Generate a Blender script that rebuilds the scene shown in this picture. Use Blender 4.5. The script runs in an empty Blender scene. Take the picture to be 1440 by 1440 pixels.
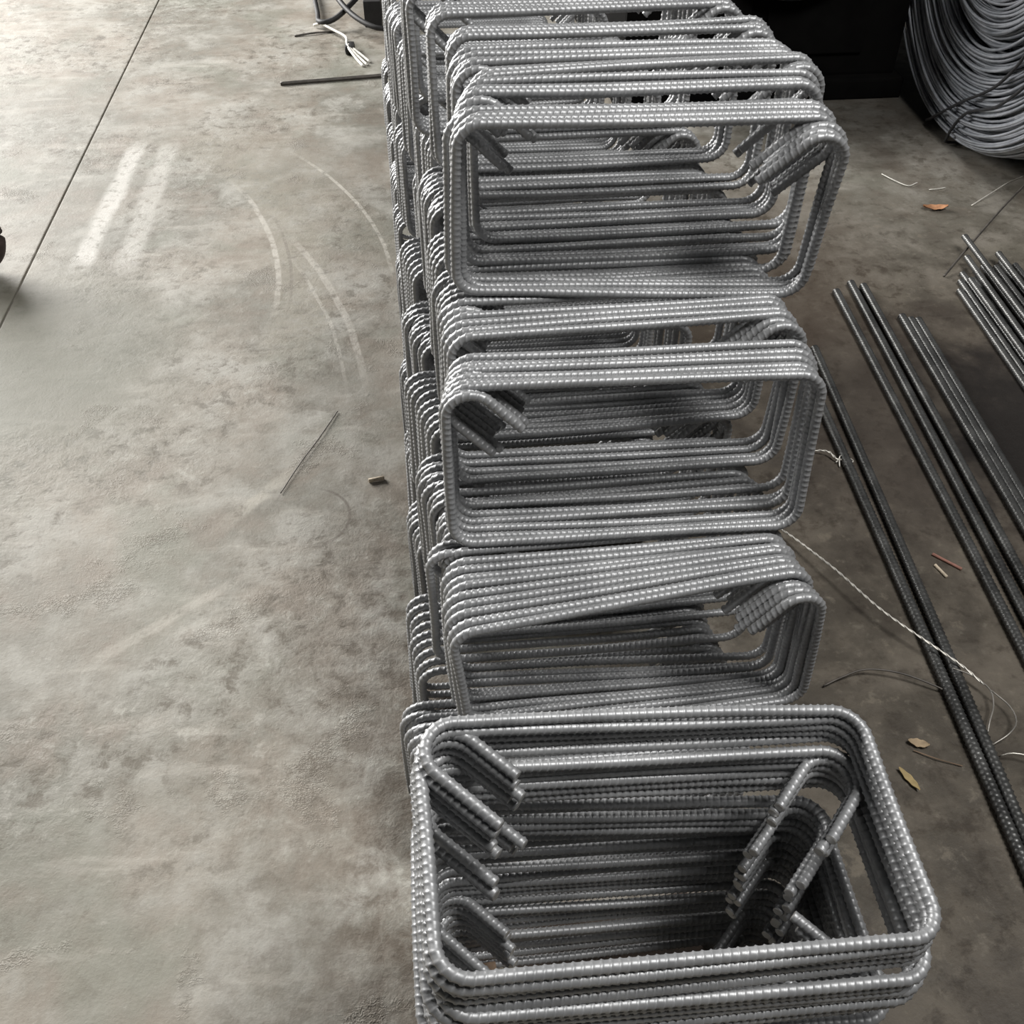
import bpy, math, random
import numpy as np
from mathutils import Matrix, Vector

random.seed(7)
rng = np.random.default_rng(7)
SC = bpy.context.scene
COL = SC.collection
R = math.radians

# ------------------------------------------------------------------ camera
CAM_H = 1.41
FPX, PITCH, YAW, ROLL = 1421.9, R(43.232), R(5.835), R(.147)
cam = bpy.data.cameras.new('camera')
cam.sensor_width = 36.0
cam.lens = 36.0 * FPX / 1440.0
cam.clip_start = .02
cam_o = bpy.data.objects.new('camera', cam)
COL.objects.link(cam_o)
cam_o.location = (0, 0, CAM_H)
cam_o.rotation_euler = (Matrix.Rotation(-YAW, 3, 'Z') @ Matrix.Rotation(R(90) - PITCH, 3, 'X')
                        @ Matrix.Rotation(ROLL, 3, 'Z')).to_euler()
SC.camera = cam_o

# ------------------------------------------------------------------ light
SC.view_settings.view_transform = 'Standard'
SC.view_settings.look = 'None'
SC.view_settings.gamma = 1
SC.view_settings.use_curve_mapping = False
SC.view_settings.exposure = 0.0
w = bpy.data.worlds.new('hall')
SC.world = w
w.use_nodes = True
w.node_tree.nodes['Background'].inputs[0].default_value = (.93, .97, 1.0, 1)
w.node_tree.nodes['Background'].inputs[1].default_value = .02


def area(name, loc, target, sx, sy, power, col=(1, 1, 1)):
    l = bpy.data.lights.new(name, 'AREA')
    l.shape = 'RECTANGLE'
    l.size, l.size_y, l.energy, l.color = sx, sy, power, col
    o = bpy.data.objects.new(name, l)
    COL.objects.link(o)
    o.location = loc
    o.rotation_euler = (Vector(target) - Vector(loc)).to_track_quat('-Z', 'Y').to_euler()
    return o


area('doorway_light', (-5.6, 7.8, 3.2), (-.8, 2.4, 0), 5.0, 4.0, 1780, (1.0, .985, .96))
area('skylight', (1.6, .1, 4.5), (.2, .9, 0), 1.4, 1.6, 205, (1.0, .99, .97))


# ------------------------------------------------------------------ materials
def new_mat(name):
    m = bpy.data.materials.new(name)
    m.use_nodes = True
    nt = m.node_tree
    return m, nt, nt.nodes['Principled BSDF']


class N:
    """tiny node-graph writer"""
    def __init__(s, nt):
        s.nt = nt

    def node(s, t, **kw):
        n = s.nt.nodes.new(t)
        for k, v in kw.items():
            setattr(n, k, v)
        return n

    def put(s, sock, v):
        if v is None:
            return
        if hasattr(v, 'is_output'):
            s.nt.links.new(v, sock)
        else:
            sock.default_value = v

    def math(s, op, a, b=None, c=None, clamp=False):
        n = s.node('ShaderNodeMath', operation=op, use_clamp=clamp)
        for i, v in enumerate((a, b, c)):
            s.put(n.inputs[i], v)
        return n.outputs[0]

    def noise(s, vec, scale, detail=4, rough=.55, dist=0):
        n = s.node('ShaderNodeTexNoise')
        s.put(n.inputs['Vector'], vec)
        n.inputs['Scale'].default_value = scale
        n.inputs['Detail'].default_value = detail
        n.inputs['Roughness'].default_value = rough
        n.inputs['Distortion'].default_value = dist
        return n.outputs['Fac']

    def ramp(s, v, lo, hi):
        n = s.node('ShaderNodeMapRange', interpolation_type='SMOOTHSTEP')
        s.put(n.inputs[0], v)
        n.inputs[1].default_value, n.inputs[2].default_value = lo, hi
        return n.outputs[0]

    def mix(s, f, a, b, blend='MIX'):
        n = s.node('ShaderNodeMix', data_type='RGBA', blend_type=blend)
        s.put(n.inputs[0], f)
        s.put(n.inputs[6], a if hasattr(a, 'is_output') else (*a, 1))
        s.put(n.inputs[7], b if hasattr(b, 'is_output') else (*b, 1))
        return n.outputs[2]

    def pos(s):
        return s.node('ShaderNodeTexCoord').outputs['Object']

    def mapping(s, vec, loc=(0, 0, 0), rot=(0, 0, 0), scale=(1, 1, 1)):
        n = s.node('ShaderNodeMapping')
        s.put(n.inputs[0], vec)
        n.inputs[1].default_value, n.inputs[2].default_value, n.inputs[3].default_value = loc, rot, scale
        return n.outputs[0]

    def dist(s, vec, p):
        n = s.node('ShaderNodeVectorMath', operation='DISTANCE')
        s.put(n.inputs[0], vec)
        n.inputs[1].default_value = p
        return n.outputs['Value']

    def bump(s, h, strength, distance):
        n = s.node('ShaderNodeBump')
        s.put(n.inputs['Height'], h)
        n.inputs['Strength'].default_value = strength
        n.inputs['Distance'].default_value = distance
        return n.outputs[0]


def steel(name, dark, light, metal, rough, spec=.5, rnd=.25):
    m, nt, b = new_mat(name)
    g = N(nt)
    p = g.pos()
    n1 = g.noise(p, 7, 5, .7)
    n2 = g.noise(p, 160, 3, .6)
    info = g.node('ShaderNodeObjectInfo').outputs['Random']
    f = g.math('ADD', g.ramp(n1, .3, .7), g.math('MULTIPLY', g.math('SUBTRACT', info, .5), rnd), clamp=True)
    f = g.math('ADD', f, g.math('MULTIPLY', g.math('SUBTRACT', n2, .5), .35), clamp=True)
    g.put(b.inputs['Base Color'], g.mix(f, dark, light))
    b.inputs['Metallic'].default_value = metal
    g.put(b.inputs['Roughness'], g.math('ADD', g.math('MULTIPLY', n2, .22), rough - .11))
    b.inputs['Specular IOR Level'].default_value = spec
    return m


def plain(name, col, rough=.7, metal=0, var=.25, scale=40):
    m, nt, b = new_mat(name)
    g = N(nt)
    n1 = g.noise(g.pos(), scale, 4, .6)
    lo = tuple(c * (1 - var) for c in col)
    hi = tuple(min(1, c * (1 + var)) for c in col)
    g.put(b.inputs['Base Color'], g.mix(g.ramp(n1, .3, .7), lo, hi))
    b.inputs['Roughness'].default_value = rough
    b.inputs['Metallic'].default_value = metal
    return m


M_STIRRUP = steel('ribbed_steel', (.235, .238, .243), (.365, .368, .373), .38, .44)
M_CUT = steel('sheared_steel', (.50, .49, .47), (.70, .69, .67), .7, .35)
M_BAR = steel('dark_bar_steel', (.055, .055, .054), (.15, .15, .145), .6, .36)
M_COIL = steel('wire_rod_steel', (.22, .235, .26), (.42, .435, .465), .40, .45)
M_STRAP = plain('strap_wire', (.05, .05, .053), .45, .5)
M_TIE = plain('bright_tie_wire', (.68, .65, .59), .4, .4)
M_LOOP = plain('grey_tie_wire', (.34, .32, .29), .4, .5)
M_DULLWIRE = plain('dull_wire', (.10, .09, .08), .55, .5)
M_BLACK = plain('black_rubber', (.014, .013, .013), .6)
M_MACHINE = plain('black_machine_paint', (.003, .0028, .0026), .9, 0, .5, 6)
M_MACHINE.node_tree.nodes['Principled BSDF'].inputs['Specular IOR Level'].default_value = .08
M_TYRE = plain('brown_black_tyre', (.035, .022, .018), .7)
M_WOOD = plain('rough_timber', (.17, .115, .075), .8, 0, .35, 30)
M_PLANK = plain('pinkish_timber', (.30, .21, .17), .8, 0, .3, 30)
M_BOARD = plain('dark_board', (.055, .040, .030), .85, 0, .35, 25)
M_CARD = plain('pale_card', (.33, .26, .20), .85)
M_LEAF_TAN = plain('dry_leaf_tan', (.36, .27, .17), .8)
M_LEAF_YELLOW = plain('dry_leaf_yellow', (.37, .28, .13), .8)
M_LEAF_ORANGE = plain('dry_leaf_orange', (.40, .20, .10), .8)
M_PEG = plain('pale_peg', (.52, .44, .33), .75)
M_RED = plain('reddish_peg', (.25, .12, .09), .75)
M_WHITE = plain('white_strand', (.72, .70, .64), .6)


def floor_material():
    m, nt, b = new_mat('dusty_concrete')
    g = N(nt)
    p = g.pos()
    sep = g.node('ShaderNodeSeparateXYZ')
    g.put(sep.inputs[0], p)
    X, Y = sep.outputs[0], sep.outputs[1]
    big = g.noise(p, 1.5, 6, .62, .25)
    mid = g.noise(p, 5.5, 8, .66, .2)
    chip = g.noise(g.mapping(p, (1.3, 4.1, 0)), 21, 7, .70, .15)
    fine = g.noise(p, 34, 5, .65)
    grit = g.noise(p, 150, 3, .7)
    # beige dust over grey-green cement
    col = g.mix(g.ramp(big, .36, .64), (.195, .186, .156), (.300, .270, .228))
    col = g.mix(g.math('MULTIPLY', g.ramp(mid, .45, .66), .75), col, (.372, .358, .322))
    col = g.mix(g.math('MULTIPLY', g.ramp(mid, .50, .34), .60), col, (.205, .170, .135))
    damp = g.noise(g.mapping(p, (3.1, 1.7, 0)), 2.2, 4, .6, .5)
    col = g.mix(g.math('MULTIPLY', g.ramp(damp, .52, .66), .55), col, (.205, .206, .168))
    col = g.mix(g.math('MULTIPLY', g.ramp(fine, .58, .76), .30), col, (.50, .48, .43))
    col = g.mix(g.math('MULTIPLY', g.ramp(fine, .42, .24), .50), col, (.130, .110, .085))
    rough_zone = g.ramp(g.noise(g.mapping(p, (5.1, 9.7, 0)), 1.9, 3, .55), .40, .60)
    col = g.mix(g.math('MULTIPLY', g.ramp(chip, .50, .36), g.math('ADD', g.math('MULTIPLY', rough_zone, .55), .25)), col, (.120, .104, .080))
    col = g.mix(g.math('MULTIPLY', g.ramp(chip, .54, .68), g.math('ADD', g.math('MULTIPLY', rough_zone, .40), .10)), col, (.43, .415, .37))
    # broad smeared sweep marks
    sw = g.noise(g.mapping(p, (0, 0, 0), (0, 0, R(-28)), (2.0, 9.0, 1)), 1.6, 5, .6, .4)
    col = g.mix(g.math('MULTIPLY', g.ramp(sw, .54, .72), .35), col, (.46, .43, .38))
    # brown working strip right of the pile: oily dirt plus painted-in shade
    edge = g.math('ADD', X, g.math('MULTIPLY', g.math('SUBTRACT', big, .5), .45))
    oil_shade = g.math('MULTIPLY', g.ramp(edge, .12, .55), g.ramp(Y, 3.5, 2.0))
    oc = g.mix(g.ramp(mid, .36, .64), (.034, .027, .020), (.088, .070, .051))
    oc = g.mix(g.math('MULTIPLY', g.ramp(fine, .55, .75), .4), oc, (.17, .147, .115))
    col = g.mix(g.math('MULTIPLY', oil_shade, .86), col, oc)
    col = g.mix(g.math('MULTIPLY', g.math('MULTIPLY', oil_shade, g.ramp(chip, .50, .32)), .55), col, (.026, .020, .015))
    col = g.mix(g.math('MULTIPLY', g.math('MULTIPLY', oil_shade, g.ramp(chip, .57, .70)), .45), col, (.20, .17, .13))
    for c, r0, r1, amt, bc in (((1.16, 1.70, 0), .62, .20, .55, (.040, .031, .026)), ((1.44, 1.62, 0), .42, .22, .92, (.012, .010, .009)),  # brown patch, then the bar heap's shadow put in as near-black colour
                               ((1.45, 3.55, 0), .75, .30, .75, (.020, .017, .014)), ((.80, 2.35, 0), .55, .20, .45, (.085, .062, .045)), ((-.98, 2.20, 0), .52, .22, .55, (.150, .150, .118)),  # machine's soft floor shadow painted black, then brown and greenish patches
                               ((-1.05, 1.95, 0), .60, .25, .40, (.165, .165, .130))):
        stain_shade = g.ramp(g.math('ADD', g.dist(p, c), g.math('MULTIPLY', g.math('SUBTRACT', mid, .5), .45)), r0, r1)
        col = g.mix(g.math('MULTIPLY', stain_shade, amt), col, bc)
    grime = g.math('MULTIPLY', g.math('MULTIPLY', g.ramp(X, -.42, -.05), g.ramp(X, .15, .0)), g.ramp(Y, 1.9, .9))
    grime = g.math('MULTIPLY', grime, g.ramp(chip, .62, .40))
    col = g.mix(g.math('MULTIPLY', grime, .55), col, (.125, .098, .075))
    # curved tyre smears, each a band of a circle
    nn = g.math('MULTIPLY', g.math('SUBTRACT', big, .5), .03)

    def arc(c, rad, half, amount, colr, y0, y1, soft=.5):
        d = g.math('ABSOLUTE', g.math('SUBTRACT', g.math('ADD', g.dist(p, (*c, 0)), nn), rad))
        f = g.ramp(d, half, half * (1 - soft))
        f = g.math('MULTIPLY', f, g.math('MULTIPLY', g.ramp(Y, y0 - .12, y0 + .12), g.ramp(Y, y1 + .12, y1 - .12)))
        f = g.math('MULTIPLY', f, g.ramp(X, -1.0, -.62))
        return g.math('MULTIPLY', g.math('MULTIPLY', f, g.ramp(fine, .32, .58)), amount), colr
    for a in (((-1.68, 2.39), 1.37, .10, .60, (.255, .235, .190), 2.1, 3.5),
              ((-1.67, 2.30), 1.56, .10, .50, (.250, .228, .185), 2.5, 3.5),
              ((-1.68, 2.39), 1.30, .010, .55, (.52, .49, .44), 2.35, 3.0),
              ((-1.68, 2.39), 1.335, .006, .45, (.14, .12, .10), 2.35, 2.75),
              ((-2.16, 1.775), 2.02, .012, .50, (.52, .49, .44), 2.0, 2.65),
              ((-2.16, 1.775), 1.975, .006, .45, (.52, .49, .44), 2.0, 2.5),
              ((-1.67, 2.30), 1.605, .007, .60, (.58, .55, .49), 2.5, 3.2)):
        f, c = arc(*a)
        col = g.mix(f, col, c)
    # streaks: the broad long ones are painted-in floor glare, small pale ones chalky drags
    def streak(x0, y0, x1, y1, half, amount, colr):
        ang = math.atan2(y1 - y0, x1 - x0)
        ln = math.hypot(x1 - x0, y1 - y0)
        v = g.mapping(p, (-x0 * math.cos(ang) - y0 * math.sin(ang), x0 * math.sin(ang) - y0 * math.cos(ang), 0), (0, 0, -ang))
        sp = g.node('ShaderNodeSeparateXYZ')
        g.put(sp.inputs[0], v)
        u = sp.outputs[0]
        vv = g.math('ADD', g.math('ABSOLUTE', sp.outputs[1]), g.math('MULTIPLY', g.math('SUBTRACT', mid, .5), half * 1.4))
        f = g.math('MULTIPLY', g.ramp(vv, half, half * .35), g.math('MULTIPLY', g.ramp(u, -.06, .08), g.ramp(u, ln + .06, ln - .08)))
        f = g.math('MULTIPLY', f, g.math('MULTIPLY', g.ramp(fine, .30, .52), amount))
        return f, colr
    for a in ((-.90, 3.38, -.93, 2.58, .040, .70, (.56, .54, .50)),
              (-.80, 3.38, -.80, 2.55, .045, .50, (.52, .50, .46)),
              (-.209, 1.86, -.319, 1.593, .004, .8, (.10, .085, .07)),  # dark line laid along the thin wire
              (-.42, 1.52, -.30, 1.66, .022, .55, (.46, .43, .37)),
              (-.62, 1.18, -.38, 1.36, .016, .4, (.45, .42, .37))):
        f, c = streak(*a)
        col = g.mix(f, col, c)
    # hairline crack loop
    dc = g.math('ABSOLUTE', g.math('SUBTRACT', g.math('ADD', g.dist(p, (-.264, 1.515, 0)), g.math('MULTIPLY', nn, .5)), .088))
    col = g.mix(g.math('MULTIPLY', g.math('MULTIPLY', g.ramp(dc, .005, .001), .7), g.ramp(X, -.26, -.20)), col, (.13, .11, .09))
    # boot and tyre tread prints
    wv = g.node('ShaderNodeTexWave', wave_type='BANDS', bands_direction='Y')
    g.put(wv.inputs['Vector'], p)
    wv.inputs['Scale'].default_value = 30
    wv.inputs['Distortion'].default_value = 9
    wv.inputs['Detail'].default_value = 2
    wv.inputs['Detail Scale'].default_value = 6
    spots = g.noise(g.mapping(p, (7.3, 2.2, 0)), 5.0, 5, .65)
    tread = g.math('MULTIPLY', g.ramp(spots, .57, .67), g.ramp(X, .2, 0))
    col = g.mix(g.math('MULTIPLY', g.math('MULTIPLY', tread, g.ramp(wv.outputs['Fac'], .55, .2)), .55), col, (.15, .13, .105))
    col = g.mix(g.math('MULTIPLY', g.ramp(grit, .68, .80), .35), col, (.09, .08, .065))
    col = g.mix(g.math('MULTIPLY', g.ramp(grit, .30, .20), .35), col, (.56, .53, .48))
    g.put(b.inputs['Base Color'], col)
    g.put(b.inputs['Roughness'], g.math('ADD', g.math('MULTIPLY', mid, .35), .45))
    b.inputs['Specular IOR Level'].default_value = .28
    h = g.math('ADD', g.math('MULTIPLY', fine, .35), g.math('ADD', g.math('MULTIPLY', g.math('MULTIPLY', chip, rough_zone), 1.5), g.math('ADD', g.math('MULTIPLY', grit, .25), g.math('MULTIPLY', mid, .4))))
    h = g.math('ADD', h, g.math('MULTIPLY', g.math('MULTIPLY', tread, wv.outputs['Fac']), .5))
    g.put(b.inputs['Normal'], g.bump(h, .34, .008))
    return m


M_FLOOR = floor_material()
M_JOINT = plain('joint_dirt', (.19, .17, .145), .9)


# ------------------------------------------------------------------ mesh helpers
def link(name, mesh, parent=None, **props):
    o = bpy.data.objects.new(name, mesh)
    COL.objects.link(o)
    if parent is not None:
        o.parent = parent
    for k, v in props.items():
        o[k] = v
    return o


def empty(name, loc, rz=0, **props):
    o = link(name, None, **props)
    o.location = loc
    o.rotation_euler = (0, 0, rz)
    return o


def mesh_from(name, verts, faces, mat, smooth=True):
    me = bpy.data.meshes.new(name)
    me.from_pydata([tuple(v) for v in verts], [], [tuple(f) for f in faces])
    me.materials.append(mat)
    if smooth:
        me.polygons.foreach_set('use_smooth', [True] * len(me.polygons))
    me.update()
    return me


def tube_arrays(P, rad, segs=8, prof=None, ref=None, cap=True, closed=False):
    """sweep; rad scalar / (n,) ; prof (n,segs) multiplies nothing, it is added to the radius"""
    P = np.asarray(P, float)
    n = len(P)
    if closed:
        T = np.roll(P, -1, 0) - np.roll(P, 1, 0)
    else:
        T = np.gradient(P, axis=0)
    T /= np.linalg.norm(T, axis=1)[:, None] + 1e-12
    if ref is None:
        ref = np.array([0, 0, 1.0]) if abs(T[:, 2]).mean() < .8 else np.array([1.0, 0, 0])
        N1 = np.zeros_like(P)
        v = ref - T[0] * (ref @ T[0])
        v /= np.linalg.norm(v)
        for i in range(n):
            v = v - T[i] * (v @ T[i])
            v /= np.linalg.norm(v) + 1e-12
            N1[i] = v
    else:
        N1 = ref - T * (T @ ref)[:, None]
        N1 /= np.linalg.norm(N1, axis=1)[:, None]
    N2 = np.cross(T, N1)
    th = np.arange(segs) * 2 * np.pi / segs
    rr = np.broadcast_to(np.asarray(rad, float).reshape(-1, 1), (n, segs)).copy()
    if prof is not None:
        rr += prof
    V = P[:, None, :] + rr[..., None] * (np.cos(th)[None, :, None] * N1[:, None] + np.sin(th)[None, :, None] * N2[:, None])
    V = V.reshape(-1, 3)
    i = np.arange(n if closed else n - 1)[:, None]
    k = np.arange(segs)[None, :]
    a = (i * segs + k)
    b_ = (i * segs + (k + 1) % segs)
    i2 = (i + 1) % n
    c = (i2 * segs + (k + 1) % segs)
    d = (i2 * segs + k)
    F = np.stack([a, b_, c, d], -1).reshape(-1, 4)
    caps = []
    if cap and not closed:
        caps = [list(range(segs))[::-1], list(range((n - 1) * segs, n * segs))]
    return V, F, caps


def build(name, parts, mat, smooth=True):
    """joins several swept tubes of ONE piece into a mesh quickly"""
    Vs, loops, starts, off, ls = [], [], [], 0, 0
    for V, F, caps in parts:
        Vs.append(V)
        loops.append((F + off).ravel())
        starts.append(ls + np.arange(len(F)) * 4)
        ls += F.size
        for c in caps:
            loops.append(np.array(c) + off)
            starts.append(np.array([ls]))
            ls += len(c)
        off += len(V)
    V = np.concatenate(Vs)
    L = np.concatenate(loops)
    S = np.concatenate(starts)
    me = bpy.data.meshes.new(name)
    me.vertices.add(len(V))
    me.vertices.foreach_set('co', V.astype(np.float32).ravel())
    me.loops.add(len(L))
    me.loops.foreach_set('vertex_index', L.astype(np.int32))
    me.polygons.add(len(S))
    me.polygons.foreach_set('loop_start', S.astype(np.int32))
    me.materials.append(mat)
    me.update(calc_edges=True)
    me.validate()
    me.polygons.foreach_set('use_smooth', [smooth] * len(me.polygons))
    return me


def box_arrays(x0, x1, y0, y1, z0, z1, b=.0):
    """box with chamfered edges along every side"""
    import bmesh
    bm = bmesh.new()
    bmesh.ops.create_cube(bm, size=1)
    for v in bm.verts:
        v.co = Vector(((x0 + x1) / 2 + v.co.x * (x1 - x0), (y0 + y1) / 2 + v.co.y * (y1 - y0), (z0 + z1) / 2 + v.co.z * (z1 - z0)))
    if b:
        bmesh.ops.bevel(bm, geom=bm.edges[:], offset=b, segments=2, affect='EDGES', profile=.7)
    V = [tuple(v.co) for v in bm.verts]
    bm.verts.index_update()
    F = [[v.index for v in f.verts] for f in bm.faces]
    bm.free()
    return V, F


def box_mesh(name, dims, mat, b=.004):
    V, F = box_arrays(*dims, b)
    return mesh_from(name, V, F, mat, False)


def smooth_path(pts, step=.01):
    """Catmull-Rom through points, resampled"""
    P = np.array(pts, float)
    Q = np.vstack([2 * P[0] - P[1], P, 2 * P[-1] - P[-2]])
    out = []
    for i in range(1, len(Q) - 2):
        n = max(2, int(np.linalg.norm(Q[i + 1] - Q[i]) / step))
        t = np.linspace(0, 1, n, endpoint=False)[:, None]
        a, b_, c, d = Q[i - 1], Q[i], Q[i + 1], Q[i + 2]
        out.append(.5 * ((2 * b_) + (c - a) * t + (2 * a - 5 * b_ + 4 * c - d) * t ** 2 + (3 * b_ - a - 3 * c + d) * t ** 3))
    out.append(P[-1:])
    return np.vstack(out)


def rib_profile(s, segs, pitch=.0075, height=.0011, twist=0):
    th = np.arange(segs) * 2 * np.pi / segs + twist
    side = np.sign(np.sin(th) + 1e-9)
    env = np.abs(np.sin(th)) ** .7
    ph = s[:, None] / pitch + .5 * (side[None] > 0) + (((th % np.pi) / np.pi) * .65)[None]
    pulse = np.clip(np.cos(2 * np.pi * ph) * 2.6 - 1.5, 0, 1)
    ridge = np.maximum(np.cos(th), 0) ** 30 + np.maximum(-np.cos(th), 0) ** 30
    return height * (pulse * env[None]) + .0007 * ridge[None]


# ------------------------------------------------------------------ the floor: two slabs either side of a joint
SEAM = -1.066
base = link('floor', box_mesh('floor_base', (-9, 9, -3, 12, -.12, -.006), M_JOINT, 0), kind='structure')
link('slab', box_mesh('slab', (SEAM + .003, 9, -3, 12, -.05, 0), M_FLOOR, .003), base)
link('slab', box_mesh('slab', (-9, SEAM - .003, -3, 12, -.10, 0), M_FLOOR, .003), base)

# ------------------------------------------------------------------ stirrups
W, H = .45, .2253
BR = .0056          # core radius of the bar
DB = .0122          # over the ribs
RB = .030           # bend radius


def fillet_path(side, wob):
    """centre line of a closed stirrup with two 135 degree hooks at the top left corner; x 0..W, z -H..0"""
    pts, marks = [], []
    sk, bowt, bowb, bowl = wob['skew'], wob['bt'], wob['bb'], wob['bl']
    s2 = math.sqrt(.5)
    xa, zb = .3 * DB, -.3 * DB

    def arc(cx, cz, a0, a1, n=40, r=RB):
        for a in np.linspace(R(a0), R(a1), n):
            pts.append((cx + r * math.cos(a), cz + r * math.sin(a)))

    def line(p, q, bow, n=120):
        d = np.array(q) - np.array(p)
        nrm = np.array((-d[1], d[0])) / np.linalg.norm(d)
        for t in np.linspace(0, 1, n)[1:-1]:
            pts.append(tuple(np.array(p) + d * t + nrm * bow * math.sin(math.pi * t)))
    ca = (xa + RB, -RB)
    ea = (ca[0] - RB * s2, ca[1] - RB * s2)
    line((ea[0] + wob['la'] * s2, ea[1] - wob['la'] * s2), ea, 0, 60)
    pts.insert(0, (ea[0] + wob['la'] * s2, ea[1] - wob['la'] * s2))
    arc(*ca, 225, 90)
    marks.append(len(pts) - 1)
    line((ca[0], 0), (W - RB, 0), bowt)
    arc(W - RB, -RB, 90, 0)
    line((W, -RB), (W, -H + RB), wob['br'])
    arc(W - RB, -H + RB, 0, -90)
    line((W - RB, -H), (RB, -H), bowb)
    arc(RB, -H + RB, -90, -180)
    cb = (RB, zb - RB)
    line((0, -H + RB), (0, cb[1]), bowl)
    marks.append(len(pts))
    arc(*cb, 180, 45)
    eb = (cb[0] + RB * s2, cb[1] + RB * s2)
    tb = (eb[0] + wob['lb'] * s2, eb[1] - wob['lb'] * s2)
    line(eb, tb, 0, 60)
    pts.append(tb)
    P = np.array(pts)
    P[:, 0] += sk * P[:, 1]
    if side == 'R':
        P[:, 0] = W - P[:, 0]
    return P, marks


def stirrup_meshes(side, amp, i):
    wob = dict(skew=random.uniform(-.02, .02), bt=random.uniform(-.003, .003), bb=random.uniform(-.002, .003),
               bl=random.uniform(-.0015, .0015), br=random.uniform(-.0015, .0015),
               la=random.uniform(.058, .078), lb=random.uniform(.052, .072))
    P, marks = fillet_path(side, wob)
    d = np.r_[0, np.cumsum(np.linalg.norm(np.diff(P, axis=0), axis=1))]
    L = d[-1]
    n = int(L / .0010)
    s = np.linspace(0, L, n)
    x, z = np.interp(s, d, P[:, 0]), np.interp(s, d, P[:, 1])
    y = amp * (1 - 2 * s / L)
    f1, f2 = random.uniform(0, 6.28), random.uniform(0, 6.28)
    y = y + .0012 * np.sin(s * 9 + f1) + .0008 * np.sin(s * 17 + f2)
    C = np.stack([x, y, z], 1)
    prof = rib_profile(s, 12, .0080, .00125, random.randrange(12) * math.pi / 6 + .26)
    ia, ib = int(np.searchsorted(s, d[marks[0]])), int(np.searchsorted(s, d[marks[1]]))
    ref = np.array([0, 1.0, 0])
    V, F, _ = tube_arrays(C, BR, 12, prof, ref, cap=False)

    def cut(i0, i1, c0, c1):
        Vc = V[i0 * 12:(i1 + 1) * 12]
        Fc = F[i0 * 12:i1 * 12] - i0 * 12
        caps = []
        if c0:
            caps.append(list(range(12))[::-1])
        if c1:
            k = (i1 - i0) * 12
            caps.append(list(range(k, k + 12)))
        return [(Vc, Fc, caps)]
    return (build(f'stirrup_{side}_{i}', cut(ia, ib, False, False), M_STIRRUP),
            (build(f'hook_{side}_{i}', cut(0, ia, True, False), M_STIRRUP), cut_face(V[:12], C[0] - C[1])),
            (build(f'hook_{side}_{i}', cut(ib, n - 1, False, True), M_STIRRUP), cut_face(V[-12:], C[-1] - C[-2])))


def cut_face(ring, out):
    """the bright sheared end of the bar: a shallow chamfered disc"""
    out = out / np.linalg.norm(out)
    c = ring.mean(0)
    a, b_ = c + (ring - c) * .98 + out * .0001, c + (ring - c) * .80 + out * .0007
    F = [(k, (k + 1) % 12, 12 + (k + 1) % 12, 12 + k) for k in range(12)] + [tuple(range(12, 24))]
    return mesh_from('cut_end', list(a) + list(b_), F, M_CUT, False)


KINDS = {}
for side in 'LR':
    for amp in (.0075, -.0075, .013, .021):
        KINDS[side, amp] = [stirrup_meshes(side, amp, i) for i in range(3)]

count = 0


def place(matrix, side, amp, label, group, ends=False):
    global count
    body, ha, hb = KINDS[side, amp][count % 3]
    o = link('rebar_stirrup', None, label=label, category='stirrup', group=group)
    o.empty_display_size = .02
    o.matrix_world = matrix
    link('loop', body, o)
    for h in (ha, hb):
        k = link('hook', h[0], o)
        if ends:
            link('cut_end', h[1], k)
    count += 1
    return o


ORD = ['first', 'second', 'third', 'fourth', 'fifth', 'sixth', 'seventh', 'eighth', 'ninth', 'tenth', 'eleventh', 'twelfth',
       'thirteenth', 'fourteenth', 'fifteenth', 'sixteenth', 'seventeenth', 'eighteenth', 'nineteenth', 'twentieth']
ORD += ['twenty-' + o for o in ORD[:9]] + ['thirtieth'] + ['thirty-' + o for o in ORD[:9]] + ['fortieth'] + ['forty-' + o for o in ORD[:9]]
TIER_Z = {1: .946, 2: .710, 3: .474, 4: .237}
TIER = {1: 'top tier', 2: 'second tier', 3: 'third tier', 4: 'bottom tier'}


def bundle(t, n, x0, y0, x1, y1, side, amp=.0075, yaw=(0, 0), lean=(0, 0), roll=(0, 0), dz=0):
    """n upright stirrups from (x0,y0) in front to (x1,y1) behind; angles in degrees run front -> back"""
    bundle.no[t] = bundle.no.get(t, 0) + 1
    where = ORD[bundle.no[t] - 1] + '-from-front bundle of the ' + TIER[t]
    for i in range(n):
        u = i / max(1, n - 1)
        lerp = lambda a: a[0] + (a[1] - a[0]) * u
        j = random.uniform
        yw, ln, rl = lerp(yaw) + j(-.5, .5), lerp(lean) + j(-.6, .6), lerp(roll) + j(-.4, .4)
        Mx = (Matrix.Translation((x0 + (x1 - x0) * u + j(-.003, .003), y0 + (y1 - y0) * u, TIER_Z[t] + dz + j(-.002, .002)))
              @ Matrix.Rotation(R(yw), 4, 'Z') @ Matrix.Rotation(R(rl), 4, 'Y') @ Matrix.Rotation(R(ln), 4, 'X'))
        hooks = 'left' if side == 'L' else 'right'
        if n == 1:
            lab = f'lone ribbed stirrup standing apart as the {where}'
        elif i == 0:
            lab = f'foremost ribbed stirrup, hooks at upper {hooks}, in the {where}'
        elif i == n - 1:
            lab = f'rearmost ribbed stirrup, hooks at upper {hooks}, in the {where}'
        else:
            lab = f'{ORD[i]} ribbed stirrup from the front in the {where}'
        place(Mx, side, amp, lab, 'upright stirrups of the ' + TIER[t], bundle.no[t] <= 3)


bundle.no = {}
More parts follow.
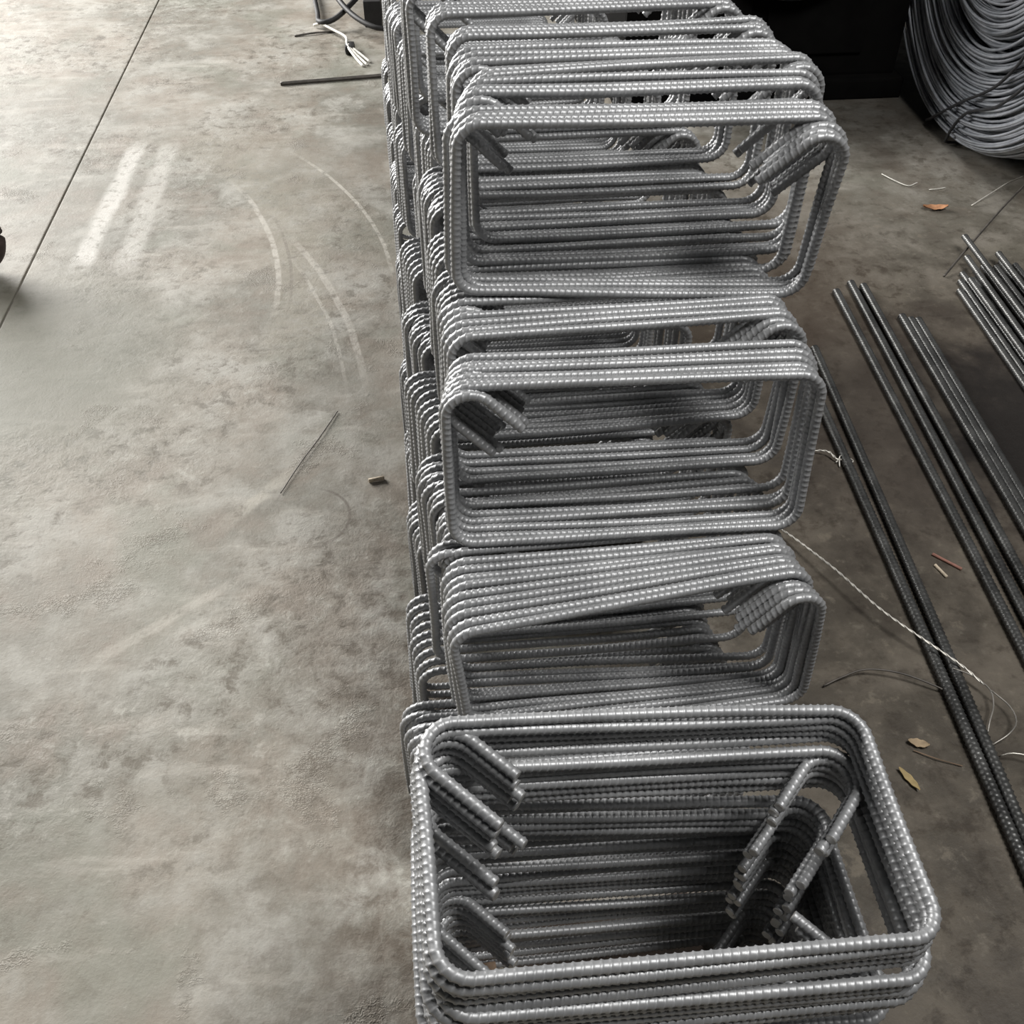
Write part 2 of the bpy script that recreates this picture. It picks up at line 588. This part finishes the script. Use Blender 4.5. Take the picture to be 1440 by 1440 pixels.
# top tier
bundle(1, 4, .049, 1.124, .054, 1.162, 'R', .021, (-2, -2), (5, 3), (1.4, .8))
bundle(1, 2, .046, 1.186, .050, 1.200, 'R', .0075, (0, 0), (3, 2), (.5, .5), -.012)
bundle(1, 3, .055, 1.218, .062, 1.246, 'L', .0075, (-1, 0), (2, 2), (.3, .3))
bundle(1, 2, .078, 1.272, .076, 1.286, 'R', .013, (2, 1), (2, 1), (0, 0))
bundle(1, 4, .060, 1.312, .058, 1.358, 'L', .0075, (0, 0), (1, 1), (.3, 0))
bundle(1, 3, .060, 1.420, .059, 1.452, 'R', .0075, (0, 0), (1, 0), (0, 0))
bundle(1, 4, .037, 1.510, .034, 1.556, 'R', .0075, (0, 0), (0, 0), (0, 0))
bundle(1, 5, .008, 1.655, .004, 1.715, 'L', .0075, (1, 1), (0, 0), (0, 0))
bundle(1, 5, .020, 1.800, .012, 1.865, 'R', .0075, (0, 0), (0, 0), (0, 0))
# second tier
bundle(2, 6, .016, .950, .026, 1.008, 'L', .0075, (-2, -1), (-6, -3), (0, .2))
bundle(2, 4, .032, 1.058, .026, 1.104, 'R', .013, (1, 0), (-2, -1), (.4, 0))
bundle(2, 6, .026, 1.135, .020, 1.215, 'L', .0075, (1, 0), (2, 1), (0, 0), -.002)
bundle(2, 5, .024, 1.262, .016, 1.322, 'R', .0075, (0, 0), (2, 2), (0, 0))
bundle(2, 7, .026, 1.420, .012, 1.530, 'L', .0075, (0, 0), (1, 1), (0, 0))
bundle(2, 7, .034, 1.640, .014, 1.742, 'R', .0075, (0, 0), (0, 0), (0, 0))
bundle(2, 6, .012, 1.850, .006, 1.935, 'L', .0075, (0, 0), (0, 0), (0, 0))
bundle(2, 6, .000, 2.060, -.012, 2.150, 'R', .0075)
bundle(2, 6, -.018, 2.270, -.034, 2.360, 'L', .0075)
bundle(2, 5, -.020, 2.480, -.030, 2.560, 'R', .0075)
bundle(2, 5, -.024, 2.700, -.030, 2.780, 'L', .0075)
# third tier
bundle(3, 10, .005, .778, .004, .915, 'R', .021, (2, -2), (0, -1), (-4.5, -.5))
bundle(3, 1, -.014, .930, -.014, .930, 'L', .0075)
bundle(3, 8, .010, .972, -.024, 1.106, 'L', .0075, (1, 0), (0, 0), (-.5, 0))
bundle(3, 9, .004, 1.178, -.032, 1.316, 'R', .0075, (0, 0), (1, 0), (0, 0))
bundle(3, 7, -.006, 1.410, -.034, 1.520, 'L', .0075)
bundle(3, 7, -.009, 1.640, -.034, 1.752, 'R', .0075)
bundle(3, 6, .012, 1.930, .000, 2.060, 'L', .0075)
bundle(3, 6, -.020, 2.190, -.036, 2.300, 'R', .0075)
bundle(3, 6, -.030, 2.430, -.040, 2.540, 'L', .0075)
bundle(3, 6, -.034, 2.680, -.044, 2.790, 'R', .0075)
bundle(3, 6, -.046, 2.950, -.050, 3.040, 'L', .0075)
bundle(3, 6, -.050, 3.250, -.056, 3.350, 'R', .0075)
# bottom tier
bundle(4, 7, -.044, .748, -.064, .850, 'L', .0075, (0, 0), (0, 0), (0, 0))
bundle(4, 9, -.038, .915, -.054, 1.058, 'R', .0075)
bundle(4, 7, -.030, 1.190, -.048, 1.276, 'L', .0075)
bundle(4, 7, -.034, 1.380, -.048, 1.490, 'R', .0075)
bundle(4, 7, -.036, 1.600, -.050, 1.710, 'L', .0075)
bundle(4, 7, -.034, 1.810, -.044, 1.915, 'R', .0075)
bundle(4, 6, -.044, 2.050, -.054, 2.150, 'L', .0075)
bundle(4, 6, -.044, 2.290, -.056, 2.390, 'R', .0075)
bundle(4, 6, -.050, 2.520, -.060, 2.640, 'L', .0075)
bundle(4, 6, -.054, 2.800, -.064, 2.900, 'R', .0075)
bundle(4, 6, -.064, 3.100, -.070, 3.200, 'L', .0075)
bundle(4, 6, -.070, 3.320, -.078, 3.420, 'R', .0075)

# the low pile lying flat in front: stirrups on top of each other, open side up
FLAT = Matrix.Rotation(R(-90), 4, 'X')
stack = []
# (x, y of far left corner, z there, tilt about y, tilt about x, yaw, hook end of the loop: far-left/-right or near-left/-right)
zc = .615
for i in range(42):
    j = random.uniform
    if i < 5:
        x, y, ty, tx, yw, hk, dz = -.031 - .001 * i, .556, 8.0 - .3 * i, 6.5 - .3 * i, 2.2, 'far left', .0125
    elif i < 11:
        x, y, ty, tx, yw, dz = -.034, .549, 6.9 - .35 * (i - 5), 4.5 - .3 * (i - 5), 1.4, .0130
        hk = 'far right' if i < 8 else 'far left'
    elif i < 16:
        x, y, ty, tx, yw, dz = -.042, .560, 9.6 - .45 * (i - 11), 3.4 - .1 * (i - 11), .5, .0142
        hk = 'far right' if i < 13 else 'near right'
    elif i < 21:
        x, y, ty, tx, yw, hk, dz = -.040, .570, 7.2 - .35 * (i - 16), 2.6 - .1 * (i - 16), .5, 'far right', .0145
    else:
        x, y, ty, tx, yw, dz = -.038, .578, 5.2 - .255 * (i - 21), 2.0 - .095 * (i - 21), .2, .0150
        hk = 'far left' if 27 <= i < 34 else 'far right'
    stack.append((x + j(-.003, .003), y + j(-.004, .004), zc, ty, tx, yw + j(-.5, .5), hk))
    zc -= dz
for i, (x, y, z, ty, tx, yw, hk) in enumerate(stack):
    Mx = (Matrix.Translation((x, y, z)) @ Matrix.Rotation(R(yw), 4, 'Z') @ Matrix.Rotation(R(ty), 4, 'Y')
          @ Matrix.Rotation(R(tx), 4, 'X') @ FLAT)
    side = 'L' if 'left' in hk else 'R'
    if 'near' in hk:      # turned over about its long axis: hooks come to the near side
        Mx = Mx @ Matrix.Translation((0, 0, -H)) @ Matrix.Rotation(R(180), 4, 'X')
    lab = ('topmost' if i == 0 else ORD[i]) + (' stirrup' if i == 0 else ' stirrup from the top') + f' of the flat-lying front pile, hooks at its {hk} corner'
    place(Mx, side, -.0075 if 'far' in hk else .0075, lab, 'flat-lying stirrups of the front pile', True)

# ------------------------------------------------------------------ timber under the front pile
def timber(name, dims, rz, loc, mat, **props):
    o = link(name, box_mesh(name, dims, mat, .003), **props)
    o.location = loc
    o.rotation_euler = (0, 0, rz)
    return o


timber('timber_block', (-.022, .022, -.04, .04, 0, .075), R(4), (.018, .520, .0005), M_WOOD,
       label='brown timber block on the floor inside the flat front pile', category='block')
timber('timber_board', (-.13, .13, -.06, .06, 0, .018), R(3), (.195, .590, .0005), M_BOARD,
       label='dark brown board on the floor inside the flat front pile', category='board')
o = link('card_scrap', mesh_from('card_scrap', *(lambda V: (V, [(3, 2, 1, 0), (4, 5, 6, 7), (0, 1, 5, 4), (1, 2, 6, 5), (2, 3, 7, 6), (3, 0, 4, 7)]))(
    [(-.030, -.028, 0), (.020, -.030, 0), (.034, .026, .004), (-.010, .034, .010)] + [(-.030, -.028, .002), (.020, -.030, .002), (.034, .026, .006), (-.010, .034, .012)]),
    M_CARD, False), label='pale card scrap on the floor inside the flat front pile', category='scrap')
o.location = (.372, .560, .0005)

# ------------------------------------------------------------------ straight bars on the right
def bar_mesh(name, L, rad, mat, pitch=.010):
    n = int(L / .0020)
    s = np.linspace(0, L, n)
    C = np.stack([.004 * np.sin(s * 1.7), -s, np.zeros(n)], 1)
    V, F, caps = tube_arrays(C, rad, 10, rib_profile(s, 10, pitch, rad * .26, .3), np.array([0, 0, 1.0]))
    return build(name, [(V, F, caps)], mat)


BARS = [bar_mesh('bar', 2.6, .0092, M_BAR), bar_mesh('bar', 2.6, .0092, M_BAR, .0095)]
SMALL = bar_mesh('bar', 2.6, .0080, M_BAR, .0085)


def bar(a, b, label, mesh, group, z=.0112):
    dx, dy = b[0] - a[0], b[1] - a[1]
    o = link('straight_rebar', mesh, label=label, category='bar', group=group)
    o.location = (a[0], a[1], z)
    o.rotation_euler = (0, 0, math.atan2(dx, -dy))
    return o


G1 = 'loose straight bars on the floor right of the stirrups'
bar((.945, 1.990), (.847, .691), 'longer-reaching dark straight rebar of the left pair on the floor', BARS[0], G1)
bar((.890, 1.800), (.824, .645), 'dark straight rebar closest to the stirrups, its end just clear of them', BARS[1], G1)
bar((1.086, 2.242), (1.010, 1.025), 'leftmost straight rebar of the loose middle trio', BARS[1], G1)
bar((1.139, 2.280), (1.052, 1.112), 'dull centre rebar of the loose middle trio', BARS[0], G1)
bar((1.167, 2.262), (1.091, 1.193), 'rightmost straight rebar of the loose middle trio, bright tip', BARS[1], G1)
bar((1.212, 2.108), (1.159, 1.331), 'left rebar of the three tight together right of the middle trio', BARS[0], G1)
bar((1.229, 2.092), (1.178, 1.371), 'middle rebar of the three tight together right of the middle trio', BARS[1], G1)
bar((1.247, 2.088), (1.198, 1.411), 'right bright rebar of the three tight together right of the middle trio', BARS[0], G1)
G2 = 'heap of short dark bars at the right edge'
heap = [(1.414, 2.217, .012), (1.436, 2.262, .012), (1.458, 2.300, .012), (1.478, 2.268, .013), (1.500, 2.310, .012), (1.530, 2.330, .012),
        (1.560, 2.300, .012), (1.590, 2.350, .012), (1.620, 2.330, .012), (1.446, 2.236, .032), (1.486, 2.350, .032), (1.540, 2.290, .033),
        (1.515, 2.440, .045), (1.580, 2.360, .033)]
names = ['leftmost bar', 'second bar from the left', 'third bar from the left', 'fourth bar from the left', 'fifth bar from the left',
         'sixth bar from the left', 'seventh bar from the left', 'eighth bar from the left', 'rightmost bar']
for i, (x, y, z) in enumerate(heap):
    lab = (names[i] + ' in the dark rebar heap, lower layer' if i < 9 else
           ['leftmost', 'second', 'third', 'longest-reaching', 'rightmost'][i - 9] + ' bar lying on top of the dark rebar heap')
    dx = random.uniform(-.02, .02)
    bar((x, y), (x - .055 + dx * .3, y - .8), lab, SMALL if i != 12 else SMALL, G2, z - .003)


# ------------------------------------------------------------------ coil of wire rod
def coil():
    az, Rc, cx, cy = 0.0, .75, 1.775, 3.15
    root = empty('wire_coil', (cx, cy, 0), az, label='big grey coil of wire rod standing on edge beyond the bars', category='coil')
    parts = []
    n_loops, width, thick = 560, .46, .54
    th = np.linspace(0, 2 * np.pi, 100, endpoint=False)
    for i in range(n_loops):
        # position in the bundle section, most of them near its outside
        if i % 3:
            u, v = random.random() ** 2.6, random.random() ** 1.15
        else:
            u, v = random.random(), random.random() ** 2.8
        edge = .05 * abs(2 * u - 1) ** 3 * (1 - v)
        r = Rc - thick * v - edge * .6 + random.uniform(-.006, .006)
        a, b_ = random.uniform(0, 6.28), random.uniform(0, 6.28)
        xx = width * u + .016 * np.sin(th + a) + .006 * np.sin(2 * th + b_) + .003 * np.sin(5 * th + a)
        rr = r + .005 * np.sin(2 * th + b_) + .002 * np.sin(5 * th + a)
        P = np.stack([xx, rr * np.cos(th), Rc + .003 + np.minimum(rr, Rc) * np.sin(th)], 1)
        parts.append(tube_arrays(P, .0048, 6, ref=np.array([1.0, 0, 0]), closed=True))
    link('wire_strands', build('wire_strands', parts, M_COIL), root, kind='stuff')
    for pts in ([(.30, .742, -76), (.02, .742, -79), (-.022, .72, -82), (-.026, .60, -96), (-.026, .53, -118), (-.024, .46, -138), (-.022, .30, -160), (.05, .19, -175), (.3, .185, -178)],
                [(.30, .744, -92), (.02, .744, -92), (-.022, .715, -93.5), (-.026, .62, -101), (-.026, .59, -120), (-.024, .54, -140), (-.022, .36, -165), (.05, .19, -185), (.3, .185, -188)]):
        P = [(u, r * math.cos(R(a)), Rc + r * math.sin(R(a))) for u, r, a in pts]
        link('strap', build('strap', [tube_arrays(smooth_path(P, .012), .0050, 8)], M_STRAP), root)


coil()


# ------------------------------------------------------------------ dark machine behind
def machine():
    root = empty('bending_machine', (1.60, 4.00, 0), 0, label='black machine housing standing on the floor behind the stirrups', category='machine')
    link('housing', box_mesh('housing', (-.85, .145, -.42, .5, .06, 1.0), M_MACHINE, .02), root)
    link('plinth', box_mesh('plinth', (-.88, .165, -.47, .52, 0, .07), M_MACHINE, .008), root)
    link('access_panel', box_mesh('access_panel', (-.78, -.42, -.432, -.418, .15, .75), M_MACHINE, .004), root)
    link('access_panel', box_mesh('access_panel', (-.36, .0, -.432, -.418, .15, .75), M_MACHINE, .004), root)
    t = np.linspace(0, 2 * np.pi, 64, endpoint=False)
    P = np.stack([-.30 + .24 * np.cos(t), np.full(64, -.47), .60 + .24 * np.sin(t)], 1)
    parts = [tube_arrays(P, .022, 10, closed=True)]
    for a in (0, 60, 120):
        c, s_ = math.cos(R(a)), math.sin(R(a))
        parts.append(tube_arrays(np.array([(-.3 - .23 * c, -.47, .60 - .23 * s_), (-.3, -.47, .60), (-.3 + .23 * c, -.47, .60 + .23 * s_)]), .012, 8))
    parts.append(tube_arrays(np.array([(-.3, -.41, .60), (-.3, -.46, .60), (-.3, -.50, .60)]), .05, 20))
    link('hand_wheel', build('hand_wheel', parts, M_BLACK), root)


machine()


# ------------------------------------------------------------------ wires and small things on the floor
def wire(name, strands, rad, mat, parent=None, **props):
    return link(name, build(name, [tube_arrays(smooth_path(s, .008), rad, 6) for s in strands], mat), parent, **props)


def twisted(path, off, turns, step=.006):
    C = smooth_path(path, step)
    s = np.r_[0, np.cumsum(np.linalg.norm(np.diff(C, axis=0), axis=1))]
    out = []
    for ph in (0, np.pi):
        a = s * turns * 2 * np.pi + ph
        out.append(C + off * np.stack([np.cos(a), np.zeros(len(a)), .8 * np.sin(a)], 1) + np.array([0, 0, off]))
    return out


tw = twisted([(.655, 1.46, .004), (.667, 1.40, .008), (.690, 1.34, .022), (.735, 1.24, .034), (.785, 1.13, .036), (.850, 1.04, .032),
              (.885, 1.00, .024), (.905, .965, .020)], .0014, 30)
link('tie_wire', build('tie_wire', [tube_arrays(p, .0014, 6) for p in tw], M_TIE),
     label='long bright twisted tie wire from the stirrups to the bar pair', category='wire')
wire('tie_wire', [[(.868, 1.005, .020), (.893, .985, .022), (.911, .955, .021), (.905, .925, .018), (.885, .895, .016), (.868, .865, .006), (.850, .842, .003)],
                  [(.911, .955, .021), (.930, .920, .019), (.928, .890, .018), (.905, .868, .018), (.872, .856, .006)]], .0013, M_LOOP,
     label='thin looping tie wire draped over the bar pair', category='wire')
wire('tie_wire', [[(.876, .835, .005), (.885, .832, .018), (.905, .828, .020), (.935, .812, .018), (.955, .800, .004)]], .0012, M_TIE,
     label='short bright wire crossing the bar pair below the loop', category='wire')
wire('tie_wire', [[(.640, 1.00, .006), (.675, 1.012, .010), (.720, 1.020, .016), (.775, 1.005, .018), (.830, .975, .012), (.860, .955, .004)]], .0016, M_DULLWIRE,  # dark strand added in place of a wire loop's cast shadow
     label='dark curved strand added as the shadow of a wire loop, beneath the long twisted wire', category='wire')
k = twisted([(.815, 1.612, .004), (.832, 1.608, .010), (.850, 1.598, .012), (.860, 1.580, .008), (.876, 1.570, .010)], .0018, 40)
link('wire_knot', build('wire_knot', [tube_arrays(p, .0014, 6) for p in k] +
                        [tube_arrays(smooth_path([(.862, 1.560, .003), (.868, 1.582, .014), (.880, 1.572, .018), (.872, 1.556, .010), (.885, 1.560, .006)], .004), .0014, 6),
                         tube_arrays(smooth_path([(.858, 1.572, .006), (.876, 1.586, .010), (.892, 1.566, .012), (.870, 1.560, .004)], .004), .0014, 6)], M_TIE),
     label='knotted bright tie wire scrap beside the leftmost bars', category='wire')
wire('tie_wire', [[(1.470, 2.925, .003), (1.490, 2.87, .006), (1.520, 2.835, .004), (1.555, 2.850, .006)]], .0016, M_WHITE,
     label='crooked white wire scrap on the floor below the coil', category='wire')
wire('tie_wire', [[(1.575, 2.805, .003), (1.600, 2.800, .007), (1.630, 2.812, .004)]], .0016, M_WHITE,
     label='short white wire scrap right of the crooked one', category='wire')
wire('tie_wire', [[(1.660, 2.690, .004), (1.740, 2.735, .02), (1.800, 2.770, .03), (1.870, 2.81, .03)]], .0018, M_TIE,
     label='bright wire lying on the floor toward the coil', category='wire')
wire('thin_rod', [[(1.408, 2.300, .004), (1.53, 2.42, .03), (1.70, 2.588, .055), (1.86, 2.745, .06)]], .0030, M_DULLWIRE,
     label='thin slanting rod between the rebar heap and the coil', category='rod')
o = wire('thin_rod', [[(-.467, 3.862, .006), (-.20, 3.895, .006), (-.02, 3.918, .006)]], .0075, M_DULLWIRE,
         label='short dark rod sticking out left of the stirrups', category='rod')
wire('twig', [[(-.445, 4.385, .003), (-.37, 4.405, .006), (-.28, 4.425, .003)]], .004, M_DULLWIRE,
     label='thin dull twig on the floor by the black cable', category='twig')
wire('thin_wire', [[(-.209, 1.860, .003), (-.245, 1.77, .004), (-.285, 1.68, .004), (-.319, 1.593, .003)]], .0012, M_DULLWIRE,
     label='thin dark wire on the bare floor left of the stirrups', category='wire')

# cable with stripped end
cable = empty('power_cable', (-.22, 4.4, 0), 0, label='black looped cable with pale stripped end on the floor', category='cable')
ca = lambda l: [(x + .22, y - 4.4, z) for x, y, z in l]
wire('cable_loop', [ca([(-.40, 5.0, .02), (-.36, 4.62, .02), (-.345, 4.47, .03), (-.29, 4.45, .04), (-.22, 4.52, .07), (-.16, 4.75, .08), (-.2, 5.1, .06)]),
                    ca([(-.32, 4.95, .09), (-.28, 4.60, .10), (-.20, 4.40, .07), (-.10, 4.30, .05), (-.02, 4.36, .05), (.0, 4.55, .06)])], .011, M_BLACK, cable)
wire('stripped_end', [ca([(-.345, 4.47, .025), (-.28, 4.38, .02), (-.235, 4.30, .02), (-.225, 4.17, .03), (-.19, 4.08, .01), (-.165, 4.02, .004)]),
                      ca([(-.225, 4.17, .03), (-.18, 4.09, .012), (-.150, 4.03, .004)]),
                      ca([(-.222, 4.18, .03), (-.165, 4.10, .012), (-.14, 4.06, .004)]),
                      ca([(-.345, 4.47, .022), (-.37, 4.49, .01)])], .0055, M_WHITE, cable)
link('plug', box_mesh('plug', (-.016, .022, -.25, -.185, 0, .034), M_BLACK, .012), cable)

timber('dark_pipe_stub', (-.035, .035, -.25, .10, 0, .10), 0, (-.125, 4.72, .0005), M_BLACK,
       label='black metal stub on the floor beside the far stirrups', category='metal stub')

# tyre at the left edge
t = np.linspace(0, 2 * np.pi, 60, endpoint=False)
ty = empty('cart_wheel', (-1.197, 2.574, .105), 0, label='dark rubber cart wheel at the left edge of the floor', category='wheel')
link('tyre', build('tyre', [tube_arrays(np.stack([.078 * np.cos(t), 0 * t, .078 * np.sin(t)], 1), .027, 14, closed=True)], M_TYRE), ty)
link('rim', build('rim', [tube_arrays(np.array([(0, -.016, 0), (0, 0, 0), (0, .016, 0)]), .062, 28)], M_STRAP), ty)
link('axle', build('axle', [tube_arrays(np.array([(0, -.05, 0), (0, 0, 0), (0, .05, 0)]), .012, 14)], M_STRAP), ty)


def leaf(name, x, y, L, wd, rz, curl, mat, label):
    n, m = 14, 5
    V, F = [], []
    for k_ in (0, 1):
        for i in range(n):
            u = i / (n - 1)
            hw = wd * math.sin(math.pi * min(1, u * .94 + .03)) ** .8 * (1 + .12 * math.sin(u * 19))
            for q in range(m):
                v = q / (m - 1) * 2 - 1
                V.append(((u - .5) * L, v * hw + .04 * L * math.sin(u * 3.1), .003 + curl * (v * v * .5 + (2 * u - 1) ** 2) + .0012 * k_))
    for k_ in (0, 1):
        o_ = k_ * n * m
        for i in range(n - 1):
            for q in range(m - 1):
                f = (o_ + i * m + q, o_ + i * m + q + 1, o_ + (i + 1) * m + q + 1, o_ + (i + 1) * m + q)
                F.append(f if k_ else f[::-1])
    ob = link(name, mesh_from(name, V, F, mat), label=label, category='leaf')
    ob.location = (x, y, 0)
    ob.rotation_euler = (0, 0, rz)


leaf('dry_leaf', .757, .872, .034, .008, R(-22), .004, M_LEAF_TAN, 'pale tan dry leaf on the brown floor right of the front pile')
leaf('dry_leaf', .716, .810, .046, .006, R(-68), .003, M_LEAF_YELLOW, 'narrow yellowish dry leaf nearer the front pile')
leaf('dry_leaf', 1.541, 2.680, .075, .016, R(-5), .008, M_LEAF_ORANGE, 'orange-brown dry leaf on the floor below the coil')
wire('straw', [[(.745, .862, .003), (.775, .842, .005), (.812, .826, .003)]], .0010, M_WOOD, label='thin straw between the two pale leaves and the bars', category='straw')


def peg(name, a, b, rad, mat, label):
    a, b = np.array(a), np.array(b)
    P = np.array([a, a + (b - a) * .02, (a + b) / 2, a + (b - a) * .98, b])
    link(name, build(name, [tube_arrays(P, np.array([rad * .75, rad, rad * .92, rad, rad * .7]), 10)], mat), label=label, category='stub')


peg('cut_stub', (-.138, 1.612, .005), (-.105, 1.618, .005), .0045, M_PEG, 'pale short stub on the floor left of the stirrups')
peg('cut_stub', (.955, 1.290, .003), (.995, 1.245, .003), .0032, M_RED, 'reddish stub on the floor between the bar pair and trio')
peg('cut_stub', (.948, 1.262, .003), (.958, 1.228, .003), .0032, M_PEG, 'pale stub on the floor beside the reddish stub')
